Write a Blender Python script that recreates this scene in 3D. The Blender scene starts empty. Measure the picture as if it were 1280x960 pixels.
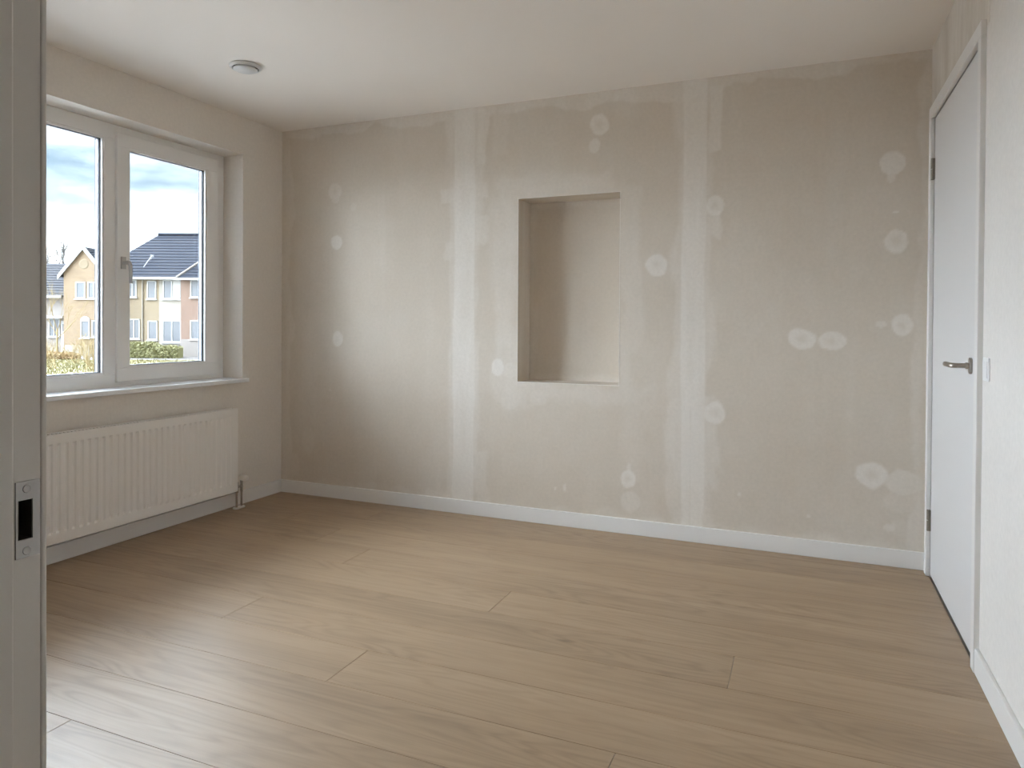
import bpy, bmesh, math, random
import numpy as np
from mathutils import Matrix, Vector

# ------------------------------------------------------------------ camera, sky, light, exposure
scene = bpy.context.scene
COL = scene.collection
W, H = 4.067, 2.6                       # room: x 0..W (window wall .. door wall), back wall y = 0
YAW = 0.395842

cam_d = bpy.data.cameras.new('camera')
cam = bpy.data.objects.new('camera', cam_d)
COL.objects.link(cam)
F_PX, CY = 872.04, 414.84
PITCH, ROLL = -0.009374, 0.006326
s_, c_ = math.sin(YAW), math.cos(YAW)
Fv = Vector((-s_ * math.cos(PITCH), c_ * math.cos(PITCH), math.sin(PITCH)))
Rv = Vector((c_, s_, 0))
Uv = Rv.cross(Fv)
R2 = Rv * math.cos(ROLL) + Uv * math.sin(ROLL)
U2 = -Rv * math.sin(ROLL) + Uv * math.cos(ROLL)
M = Matrix((R2, U2, -Fv)).transposed().to_4x4()
M.translation = Vector((3.48754, -4.01747, 1.21327))
cam.matrix_world = M
cam_d.sensor_fit = 'HORIZONTAL'
cam_d.sensor_width = 36.0
cam_d.lens = 36.0 * F_PX / 1280.0
cam_d.shift_y = (CY - 480.0) / 1280.0
cam_d.clip_start = 0.02
cam_d.clip_end = 500
scene.camera = cam

world = bpy.data.worlds.new('sky')
scene.world = world
world.use_nodes = True
nt = world.node_tree
nt.nodes.clear()
def wn(t, **k):
    n = nt.nodes.new(t)
    for a, b in k.items():
        setattr(n, a, b)
    return n
geo = wn('ShaderNodeTexCoord')
sep = wn('ShaderNodeSeparateXYZ')
nt.links.new(geo.outputs['Generated'], sep.inputs[0])
mp = wn('ShaderNodeMapping')
mp.inputs['Scale'].default_value = (1.6, 1.6, 5.0)
mp.inputs['Location'].default_value = (0.7, 0.2, 0.35)
nt.links.new(geo.outputs['Generated'], mp.inputs[0])
nz = wn('ShaderNodeTexNoise')
nz.inputs['Scale'].default_value = 1.7
nz.inputs['Detail'].default_value = 5
nz.inputs['Roughness'].default_value = 0.55
nt.links.new(mp.outputs[0], nz.inputs['Vector'])
# cloud cover: solid near the horizon, a pale blue gap above it, cloud again overhead
up = wn('ShaderNodeValToRGB')
el = up.color_ramp.elements
el[0].position, el[0].color = 0.08, (0.60, 0.60, 0.60, 1)
el[1].position, el[1].color = 0.40, (0.52, 0.52, 0.52, 1)
e2 = el.new(0.19)
e2.color = (0.28, 0.28, 0.28, 1)
nt.links.new(sep.outputs['Z'], up.inputs[0])
off_ = wn('ShaderNodeMath', operation='SUBTRACT')
off_.inputs[1].default_value = 0.30
nt.links.new(up.outputs[0], off_.inputs[0])
ad = wn('ShaderNodeMath', operation='ADD')
nt.links.new(nz.outputs['Fac'], ad.inputs[0])
nt.links.new(off_.outputs[0], ad.inputs[1])
cr = wn('ShaderNodeMapRange')
cr.interpolation_type = 'SMOOTHSTEP'
cr.inputs['From Min'].default_value = 0.42
cr.inputs['From Max'].default_value = 0.86
nt.links.new(ad.outputs[0], cr.inputs['Value'])
mx = wn('ShaderNodeMix', data_type='RGBA')
nt.links.new(cr.outputs[0], mx.inputs['Factor'])
mx.inputs[6].default_value = (0.23, 0.32, 0.415, 1)      # blue between the clouds
mx.inputs[7].default_value = (1.9, 2.0, 2.15, 1)      # bright cloud
bg = wn('ShaderNodeBackground')
bg.inputs['Strength'].default_value = 1.0
nt.links.new(mx.outputs[2], bg.inputs['Color'])
wo = wn('ShaderNodeOutputWorld')
nt.links.new(bg.outputs[0], wo.inputs[0])

# sun behind thin cloud: a very wide, soft disc on the window side of the house
sun_d = bpy.data.lights.new('sun', 'SUN')
sun_d.energy = 22.0
sun_d.angle = math.radians(118)
sun_d.color = (0.77, 0.845, 1.0)
sun = bpy.data.objects.new('sun', sun_d)
COL.objects.link(sun)
sun.location = (-20, -10, 15)
SUN_TRAVEL = Vector((0.75, 0.32, -0.50))
sun.rotation_euler = SUN_TRAVEL.to_track_quat('-Z', 'Y').to_euler()

vs = scene.view_settings
vs.view_transform = 'Standard'
vs.look = 'None'
vs.exposure = 1.28
vs.gamma = 1.0
vs.use_curve_mapping = False
scene.cycles.max_bounces = 14
scene.cycles.diffuse_bounces = 10
scene.cycles.transparent_max_bounces = 16
scene.cycles.sample_clamp_indirect = 6.0

# ------------------------------------------------------------------ materials
MAT = {}
def new_mat(name):
    m = bpy.data.materials.new(name)
    m.use_nodes = True
    MAT[name] = m
    n = m.node_tree.nodes
    return m, m.node_tree, n['Principled BSDF']

def plain(name, col, rough=0.5, metal=0.0, spec=0.5, vary=0.0, vscale=6.0, bump=0.0, bscale=60.0):
    m, t, b = new_mat(name)
    b.inputs['Base Color'].default_value = (*col, 1)
    b.inputs['Roughness'].default_value = rough
    b.inputs['Metallic'].default_value = metal
    b.inputs['Specular IOR Level'].default_value = spec
    tc = t.nodes.new('ShaderNodeNewGeometry')
    if vary:
        n = t.nodes.new('ShaderNodeTexNoise')
        n.inputs['Scale'].default_value = vscale
        n.inputs['Detail'].default_value = 4
        t.links.new(tc.outputs['Position'], n.inputs['Vector'])
        x = t.nodes.new('ShaderNodeMix')
        x.data_type = 'RGBA'
        t.links.new(n.outputs['Fac'], x.inputs['Factor'])
        x.inputs[6].default_value = (*[c * (1 - vary) for c in col], 1)
        x.inputs[7].default_value = (*[min(1, c * (1 + vary)) for c in col], 1)
        t.links.new(x.outputs[2], b.inputs['Base Color'])
    if bump:
        n2 = t.nodes.new('ShaderNodeTexNoise')
        n2.inputs['Scale'].default_value = bscale
        n2.inputs['Detail'].default_value = 3
        t.links.new(tc.outputs['Position'], n2.inputs['Vector'])
        bm_ = t.nodes.new('ShaderNodeBump')
        bm_.inputs['Strength'].default_value = bump
        bm_.inputs['Distance'].default_value = 0.002
        t.links.new(n2.outputs['Fac'], bm_.inputs['Height'])
        t.links.new(bm_.outputs[0], b.inputs['Normal'])
    return m

plain('white_paint', (0.78, 0.76, 0.73), 0.38, bump=0.05, bscale=120)
plain('door_paint', (0.73, 0.715, 0.70), 0.35, bump=0.04, bscale=150)
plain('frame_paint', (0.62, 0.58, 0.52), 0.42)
plain('pvc', (0.85, 0.84, 0.82), 0.30)
plain('gasket', (0.02, 0.02, 0.022), 0.6)
plain('spacer', (0.33, 0.34, 0.37), 0.35, 0.6)
plain('sill', (0.86, 0.87, 0.88), 0.3, vary=0.03)
plain('ceiling_paint', (0.86, 0.81, 0.75), 0.85, vary=0.02, vscale=1.5, bump=0.06)
plain('radiator_white', (0.86, 0.83, 0.79), 0.35)
plain('steel', (0.42, 0.38, 0.33), 0.34, 1.0)
plain('steel_dark', (0.30, 0.27, 0.23), 0.4, 1.0)
plain('chrome', (0.62, 0.60, 0.57), 0.18, 1.0)
plain('plate_steel', (0.38, 0.36, 0.335), 0.42, 0.85)
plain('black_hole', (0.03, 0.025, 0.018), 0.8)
plain('plastic_white', (0.80, 0.79, 0.77), 0.35)
plain('handle_grey', (0.52, 0.51, 0.50), 0.3, 0.7)
plain('vent_white', (0.66, 0.65, 0.63), 0.45)
plain('concrete', (0.35, 0.33, 0.30), 0.9, vary=0.1)

def wall_mat(name, base, light, attr=True, noise_gain=0.35, stretch=(1, 1, 1)):
    m, t, b = new_mat(name)
    L = t.links
    g = t.nodes.new('ShaderNodeNewGeometry')
    map_ = t.nodes.new('ShaderNodeMapping')
    map_.inputs['Scale'].default_value = stretch
    L.new(g.outputs['Position'], map_.inputs[0])
    def noise(scale, det, rough=0.55):
        n = t.nodes.new('ShaderNodeTexNoise')
        n.inputs['Scale'].default_value = scale
        n.inputs['Detail'].default_value = det
        n.inputs['Roughness'].default_value = rough
        L.new(map_.outputs[0], n.inputs['Vector'])
        return n.outputs['Fac']
    def math_(op, a, b_):
        n = t.nodes.new('ShaderNodeMath')
        n.operation = op
        n.use_clamp = False
        for i, v in enumerate((a, b_)):
            if isinstance(v, (int, float)):
                n.inputs[i].default_value = v
            else:
                L.new(v, n.inputs[i])
        return n.outputs[0]
    big = noise(1.1, 5)
    mid = noise(7.0, 5, 0.6)
    fine = noise(55.0, 4, 0.6)
    base_f = math_('MULTIPLY', math_('SUBTRACT', math_('ADD', big, math_('MULTIPLY', mid, 0.45)), 0.62), noise_gain * 2)
    if attr:
        a = t.nodes.new('ShaderNodeAttribute')
        a.attribute_name = 'filler'
        rag = math_('MULTIPLY', math_('SUBTRACT', fine, 0.5), 0.30)
        fa = math_('MULTIPLY', a.outputs['Fac'], math_('ADD', 1.0, rag))
        base_f = math_('ADD', base_f, fa)
    fac = t.nodes.new('ShaderNodeClamp')
    L.new(base_f, fac.inputs[0])
    x = t.nodes.new('ShaderNodeMix')
    x.data_type = 'RGBA'
    L.new(fac.outputs[0], x.inputs['Factor'])
    x.inputs[6].default_value = (*base, 1)
    x.inputs[7].default_value = (*light, 1)
    # fine mottling
    v = t.nodes.new('ShaderNodeMix')
    v.data_type = 'RGBA'
    v.blend_type = 'MULTIPLY'
    v.inputs['Factor'].default_value = 1.0
    mr = t.nodes.new('ShaderNodeMapRange')
    mr.inputs['From Min'].default_value = 0.3
    mr.inputs['From Max'].default_value = 0.7
    mr.inputs['To Min'].default_value = 0.965
    mr.inputs['To Max'].default_value = 1.03
    L.new(fine, mr.inputs['Value'])
    L.new(x.outputs[2], v.inputs[6])
    L.new(mr.outputs[0], v.inputs[7])
    L.new(v.outputs[2], b.inputs['Base Color'])
    b.inputs['Roughness'].default_value = 0.75
    b.inputs['Specular IOR Level'].default_value = 0.3
    bp = t.nodes.new('ShaderNodeBump')
    bp.inputs['Strength'].default_value = 0.12
    bp.inputs['Distance'].default_value = 0.002
    L.new(math_('ADD', math_('MULTIPLY', mid, 1.2), math_('MULTIPLY', fine, 0.5)), bp.inputs['Height'])
    L.new(bp.outputs[0], b.inputs['Normal'])
    return m

wall_mat('plaster_board', (0.615, 0.540, 0.447), (0.745, 0.692, 0.622))
wall_mat('plaster_window_wall', (0.76, 0.71, 0.645), (0.82, 0.775, 0.715), attr=False)
wall_mat('plaster_door_wall', (0.74, 0.70, 0.65), (0.80, 0.77, 0.73), attr=False, noise_gain=0.5, stretch=(1.0, 1.0, 1.0))

wall_mat('plaster_lintel', (0.60, 0.545, 0.475), (0.76, 0.715, 0.655), attr=False, noise_gain=1.3, stretch=(3.0, 3.0, 0.9))

# brushed oak boards
def oak():
    m, t, b = new_mat('oak_board')
    L = t.links
    g = t.nodes.new('ShaderNodeTexCoord')
    oi = t.nodes.new('ShaderNodeObjectInfo')
    off = t.nodes.new('ShaderNodeVectorMath')
    off.operation = 'MULTIPLY_ADD'
    cb = t.nodes.new('ShaderNodeCombineXYZ')
    for i in range(3):
        L.new(oi.outputs['Random'], cb.inputs[i])
    off.inputs[1].default_value = (37.0, 11.0, 5.0)
    L.new(cb.outputs[0], off.inputs[0])
    L.new(g.outputs['Object'], off.inputs[2])
    def mapped(sc):
        mpn = t.nodes.new('ShaderNodeMapping')
        mpn.inputs['Scale'].default_value = sc
        L.new(off.outputs[0], mpn.inputs[0])
        return mpn.outputs[0]
    def noise(vec, scale, det, rough=0.55, dist=0.0):
        n = t.nodes.new('ShaderNodeTexNoise')
        n.inputs['Scale'].default_value = scale
        n.inputs['Detail'].default_value = det
        n.inputs['Roughness'].default_value = rough
        n.inputs['Distortion'].default_value = dist
        L.new(vec, n.inputs['Vector'])
        return n.outputs['Fac']
    def mt(op, a, b_, clamp=False):
        n = t.nodes.new('ShaderNodeMath')
        n.operation = op
        n.use_clamp = clamp
        for i, v in enumerate((a, b_)):
            if isinstance(v, (int, float)):
                n.inputs[i].default_value = v
            else:
                L.new(v, n.inputs[i])
        return n.outputs[0]
    tone = noise(mapped((0.55, 5.0, 1)), 1.0, 3)
    rings = noise(mapped((0.8, 6.5, 1)), 1.0, 2, 0.5, 0.15)     # cathedral figure: contour lines of a soft field
    sn = mt('SINE', mt('MULTIPLY', rings, 95.0), 0.0)
    ringf = mt('MULTIPLY', mt('POWER', mt('ADD', mt('MULTIPLY', sn, 0.5), 0.5), 2.0), mt('SUBTRACT', noise(mapped((0.9, 3.0, 1)), 1.0, 2), 0.22))
    fibre = noise(mapped((3.0, 170.0, 1)), 1.0, 4, 0.65)
    streak = noise(mapped((0.6, 26.0, 1)), 1.0, 4, 0.6)
    f = mt('ADD', mt('MULTIPLY', tone, 0.50), mt('ADD', mt('MULTIPLY', streak, 0.48), mt('MULTIPLY', fibre, 0.30)))
    f = mt('ADD', mt('SUBTRACT', f, mt('MULTIPLY', ringf, 0.42)), mt('MULTIPLY', mt('SUBTRACT', oi.outputs['Random'], 0.5), 0.10))
    # scattered knots
    vo = t.nodes.new('ShaderNodeTexVoronoi')
    vo.feature = 'F1'
    vo.inputs['Scale'].default_value = 1.0
    L.new(mapped((1.1, 3.2, 1)), vo.inputs['Vector'])
    kn = t.nodes.new('ShaderNodeMapRange')
    kn.inputs['From Min'].default_value = 0.0
    kn.inputs['From Max'].default_value = 0.055
    kn.inputs['To Min'].default_value = 0.55
    kn.inputs['To Max'].default_value = 0.0
    L.new(vo.outputs['Distance'], kn.inputs['Value'])
    f = mt('SUBTRACT', f, kn.outputs[0])
    ramp = t.nodes.new('ShaderNodeValToRGB')
    L.new(f, ramp.inputs[0])
    e = ramp.color_ramp.elements
    e[0].position = 0.15
    e[0].color = (0.185, 0.120, 0.070, 1)
    e[1].position = 1.15 if False else 1.0
    e[1].color = (0.455, 0.332, 0.214, 1)
    md = ramp.color_ramp.elements.new(0.60)
    md.color = (0.352, 0.243, 0.146, 1)
    L.new(ramp.outputs[0], b.inputs['Base Color'])
    rr = t.nodes.new('ShaderNodeMapRange')
    rr.inputs['To Min'].default_value = 0.38
    rr.inputs['To Max'].default_value = 0.48
    L.new(fibre, rr.inputs['Value'])
    L.new(rr.outputs[0], b.inputs['Roughness'])
    b.inputs['Specular IOR Level'].default_value = 0.8
    bp = t.nodes.new('ShaderNodeBump')
    bp.inputs['Strength'].default_value = 0.10
    bp.inputs['Distance'].default_value = 0.001
    L.new(mt('SUBTRACT', fibre, mt('MULTIPLY', ringf, 0.6)), bp.inputs['Height'])
    L.new(bp.outputs[0], b.inputs['Normal'])
oak()

def glass():
    m = bpy.data.materials.new('pane_glass')
    m.use_nodes = True
    MAT['pane_glass'] = m
    t = m.node_tree
    t.nodes.clear()
    o = t.nodes.new('ShaderNodeOutputMaterial')
    mixs = t.nodes.new('ShaderNodeMixShader')
    tr = t.nodes.new('ShaderNodeBsdfTransparent')
    tr.inputs[0].default_value = (0.97, 0.985, 0.98, 1)
    gl = t.nodes.new('ShaderNodeBsdfGlossy')
    gl.inputs['Roughness'].default_value = 0.0
    fr = t.nodes.new('ShaderNodeFresnel')
    fr.inputs['IOR'].default_value = 1.3
    t.links.new(fr.outputs[0], mixs.inputs[0])
    t.links.new(tr.outputs[0], mixs.inputs[1])
    t.links.new(gl.outputs[0], mixs.inputs[2])
    t.links.new(mixs.outputs[0], o.inputs[0])
glass()

def brick_mat(name, c1, c2, mortar):
    m, t, b = new_mat(name)
    g = t.nodes.new('ShaderNodeTexCoord')
    sp = t.nodes.new('ShaderNodeSeparateXYZ')
    t.links.new(g.outputs['Object'], sp.inputs[0])
    ad_ = t.nodes.new('ShaderNodeMath')
    ad_.operation = 'ADD'
    t.links.new(sp.outputs[0], ad_.inputs[0])
    t.links.new(sp.outputs[1], ad_.inputs[1])
    cb = t.nodes.new('ShaderNodeCombineXYZ')
    t.links.new(ad_.outputs[0], cb.inputs[0])
    t.links.new(sp.outputs[2], cb.inputs[1])
    br = t.nodes.new('ShaderNodeTexBrick')
    br.inputs['Color1'].default_value = (*c1, 1)
    br.inputs['Color2'].default_value = (*c2, 1)
    br.inputs['Mortar'].default_value = (*mortar, 1)
    br.inputs['Scale'].default_value = 1.0
    br.inputs['Brick Width'].default_value = 0.22
    br.inputs['Row Height'].default_value = 0.0625
    br.inputs['Mortar Size'].default_value = 0.006
    t.links.new(cb.outputs[0], br.inputs['Vector'])
    t.links.new(br.outputs[0], b.inputs['Base Color'])
    b.inputs['Roughness'].default_value = 0.9
brick_mat('brick_buff', (0.234, 0.162, 0.092), (0.184, 0.123, 0.070), (0.209, 0.180, 0.146))
brick_mat('brick_cream', (0.234, 0.180, 0.111), (0.202, 0.149, 0.089), (0.216, 0.190, 0.152))
brick_mat('brick_pink', (0.194, 0.115, 0.083), (0.158, 0.094, 0.065), (0.194, 0.166, 0.140))
brick_mat('brick_red', (0.36, 0.20, 0.14), (0.30, 0.16, 0.11), (0.42, 0.38, 0.34))
plain('brick_grey', (0.22, 0.195, 0.175), 0.9, vary=0.12, vscale=3)
plain('render_white', (0.266, 0.241, 0.202), 0.85, vary=0.04)
plain('roof_slate', (0.011, 0.014, 0.023), 0.85, spec=0.2, vary=0.15, vscale=2.5)
plain('roof_grey', (0.028, 0.028, 0.032), 0.85, spec=0.2, vary=0.15, vscale=2.5)
plain('trim_white', (0.384, 0.384, 0.371), 0.5)
plain('house_pane', (0.124, 0.130, 0.143), 0.08, spec=0.8)
plain('curtain', (0.420, 0.408, 0.384), 0.9)
plain('hedge_leaf', (0.184, 0.176, 0.068), 0.6, vary=0.45, vscale=6)
plain('beech_leaf', (0.26, 0.165, 0.07), 0.7, vary=0.35, vscale=8)
plain('twig_gold', (0.255, 0.188, 0.083), 0.8, vary=0.3, vscale=3)
plain('twig_grey', (0.07, 0.065, 0.06), 0.85)
plain('grass', (0.128, 0.109, 0.035), 0.9, vary=0.4, vscale=1.5)
plain('paving', (0.11, 0.10, 0.092), 0.9, vary=0.12, vscale=1.2)
plain('bounce_pale', (0.45, 0.43, 0.41), 0.9, vary=0.05, vscale=1.2)  # pale tone of the added slab that throws daylight indoors
plain('asphalt', (0.26, 0.25, 0.25), 0.9, vary=0.1, vscale=1.2)

# ------------------------------------------------------------------ mesh helpers
class MB:
    def __init__(self):
        self.v, self.f = [], []
    def box(self, x0, x1, y0, y1, z0, z1):
        n = len(self.v)
        x0, x1 = min(x0, x1), max(x0, x1)
        y0, y1 = min(y0, y1), max(y0, y1)
        z0, z1 = min(z0, z1), max(z0, z1)
        self.v += [(x0, y0, z0), (x1, y0, z0), (x1, y1, z0), (x0, y1, z0), (x0, y0, z1), (x1, y0, z1), (x1, y1, z1), (x0, y1, z1)]
        self.f += [tuple(n + i for i in q) for q in ((0, 3, 2, 1), (4, 5, 6, 7), (0, 1, 5, 4), (1, 2, 6, 5), (2, 3, 7, 6), (3, 0, 4, 7))]
        return self
    def poly(self, pts):
        n = len(self.v)
        self.v += [tuple(p) for p in pts]
        self.f.append(tuple(range(n, n + len(pts))))
        return self
    def prism(self, pts, d):
        """closed polygon pts extruded by vector d"""
        n, k = len(self.v), len(pts)
        d = Vector(d)
        self.v += [tuple(p) for p in pts] + [tuple(Vector(p) + d) for p in pts]
        self.f.append(tuple(range(n + k - 1, n - 1, -1)))
        self.f.append(tuple(range(n + k, n + 2 * k)))
        for i in range(k):
            j = (i + 1) % k
            self.f.append((n + i, n + j, n + k + j, n + k + i))
        return self
    def tube(self, path, r, seg=10, cap=True):
        path = [Vector(p) for p in path]
        rs = r if isinstance(r, (list, tuple)) else [r] * len(path)
        n0 = len(self.v)
        up = None
        for i, p in enumerate(path):
            a = path[max(0, i - 1)]
            b = path[min(len(path) - 1, i + 1)]
            t = (b - a).normalized()
            if up is None:
                up = Vector((0, 0, 1)) if abs(t.z) < 0.9 else Vector((1, 0, 0))
            s = t.cross(up).normalized()
            up = s.cross(t).normalized()
            for k in range(seg):
                an = 2 * math.pi * k / seg
                self.v.append(tuple(p + s * (rs[i] * math.cos(an)) + up * (rs[i] * math.sin(an))))
        for i in range(len(path) - 1):
            for k in range(seg):
                a = n0 + i * seg + k
                b = n0 + i * seg + (k + 1) % seg
                self.f.append((a, b, b + seg, a + seg))
        if cap:
            self.f.append(tuple(n0 + k for k in range(seg - 1, -1, -1)))
            e = n0 + (len(path) - 1) * seg
            self.f.append(tuple(e + k for k in range(seg)))
        return self
    def lathe(self, prof, c, axis='z', seg=48):
        """prof: (radius, height) pairs, spun about the axis through c"""
        n0 = len(self.v)
        c = Vector(c)
        for (r, h) in prof:
            for k in range(seg):
                a = 2 * math.pi * k / seg
                if axis == 'z':
                    p = Vector((r * math.cos(a), r * math.sin(a), h))
                elif axis == 'x':
                    p = Vector((h, r * math.cos(a), r * math.sin(a)))
                else:
                    p = Vector((r * math.sin(a), h, r * math.cos(a)))
                self.v.append(tuple(c + p))
        for i in range(len(prof) - 1):
            for k in range(seg):
                a = n0 + i * seg + k
                b = n0 + i * seg + (k + 1) % seg
                self.f.append((a, b, b + seg, a + seg))
        for i in (0, len(prof) - 1):
            if prof[i][0] > 1e-6:
                self.f.append(tuple(n0 + i * seg + k for k in range(seg)))
        return self
    def build(self, name, mat, parent=None, bevel=0.0, smooth=False, seg=2, origin=None):
        me = bpy.data.meshes.new(name)
        v = self.v
        o = bpy.data.objects.new(name, me)
        if origin is not None:
            og = Vector(origin)
            v = [tuple(Vector(p) - og) for p in v]
            o.location = og
        me.from_pydata(v, [], self.f)
        bm = bmesh.new()
        bm.from_mesh(me)
        bmesh.ops.remove_doubles(bm, verts=bm.verts, dist=1e-6)
        bmesh.ops.recalc_face_normals(bm, faces=bm.faces)
        bm.to_mesh(me)
        bm.free()
        if mat:
            me.materials.append(MAT[mat])
        COL.objects.link(o)
        if parent is not None:
            o.parent = parent
            if not parent.get('_local'):
                o.matrix_parent_inverse = Matrix.Translation(parent.location).inverted()
        if bevel:
            md = o.modifiers.new('bevel', 'BEVEL')
            md.width = bevel
            md.segments = seg
            md.limit_method = 'ANGLE'
            md.angle_limit = math.radians(35)
            me.polygons.foreach_set('use_smooth', [True] * len(me.polygons))
            wnm = o.modifiers.new('weighted', 'WEIGHTED_NORMAL')
            wnm.keep_sharp = False
        elif smooth:
            me.polygons.foreach_set('use_smooth', [True] * len(me.polygons))
            try:
                me.set_sharp_from_angle(angle=math.radians(40))
            except Exception:
                pass
        return o

def empty(name, loc, rz=0.0):
    o = bpy.data.objects.new(name, None)
    o.location = loc
    o.rotation_euler = (0, 0, rz)
    o.empty_display_size = 0.1
    COL.objects.link(o)
    return o

def tag(o, label, cat, group=None, kind=None):
    o['label'] = label
    if cat:
        o['category'] = cat
    if group:
        o['group'] = group
    if kind:
        o['kind'] = kind
    return o

def struct(o, label=None):
    o['kind'] = 'structure'
    if label:
        o['label'] = label
    return o

def box(name, mat, parent, *b, bevel=0.0, **k):
    return MB().box(*b).build(name, mat, parent, bevel=bevel, **k)

# value noise for the filler map
class VN:
    def __init__(self, seed):
        self.g = np.random.RandomState(seed).rand(256, 256)
    def one(self, x, y):
        xi, yi = np.floor(x).astype(int), np.floor(y).astype(int)
        fx, fy = x - xi, y - yi
        fx = fx * fx * (3 - 2 * fx)
        fy = fy * fy * (3 - 2 * fy)
        g = self.g
        a = g[xi % 256, yi % 256]
        b = g[(xi + 1) % 256, yi % 256]
        c = g[xi % 256, (yi + 1) % 256]
        d = g[(xi + 1) % 256, (yi + 1) % 256]
        return (a * (1 - fx) + b * fx) * (1 - fy) + (c * (1 - fx) + d * fx) * fy
    def __call__(self, x, y, s, sy=None, oct=3):
        sy = s if sy is None else sy
        r, amp, tot = 0, 1.0, 0
        for i in range(oct):
            r = r + amp * self.one(x * s * 2 ** i + 17 * i, y * sy * 2 ** i + 31 * i)
            tot += amp
            amp *= 0.5
        return r / tot - 0.5

def sstep(a, b, x):
    t = np.clip((x - a) / (b - a), 0, 1)
    return t * t * (3 - 2 * t)

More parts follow.
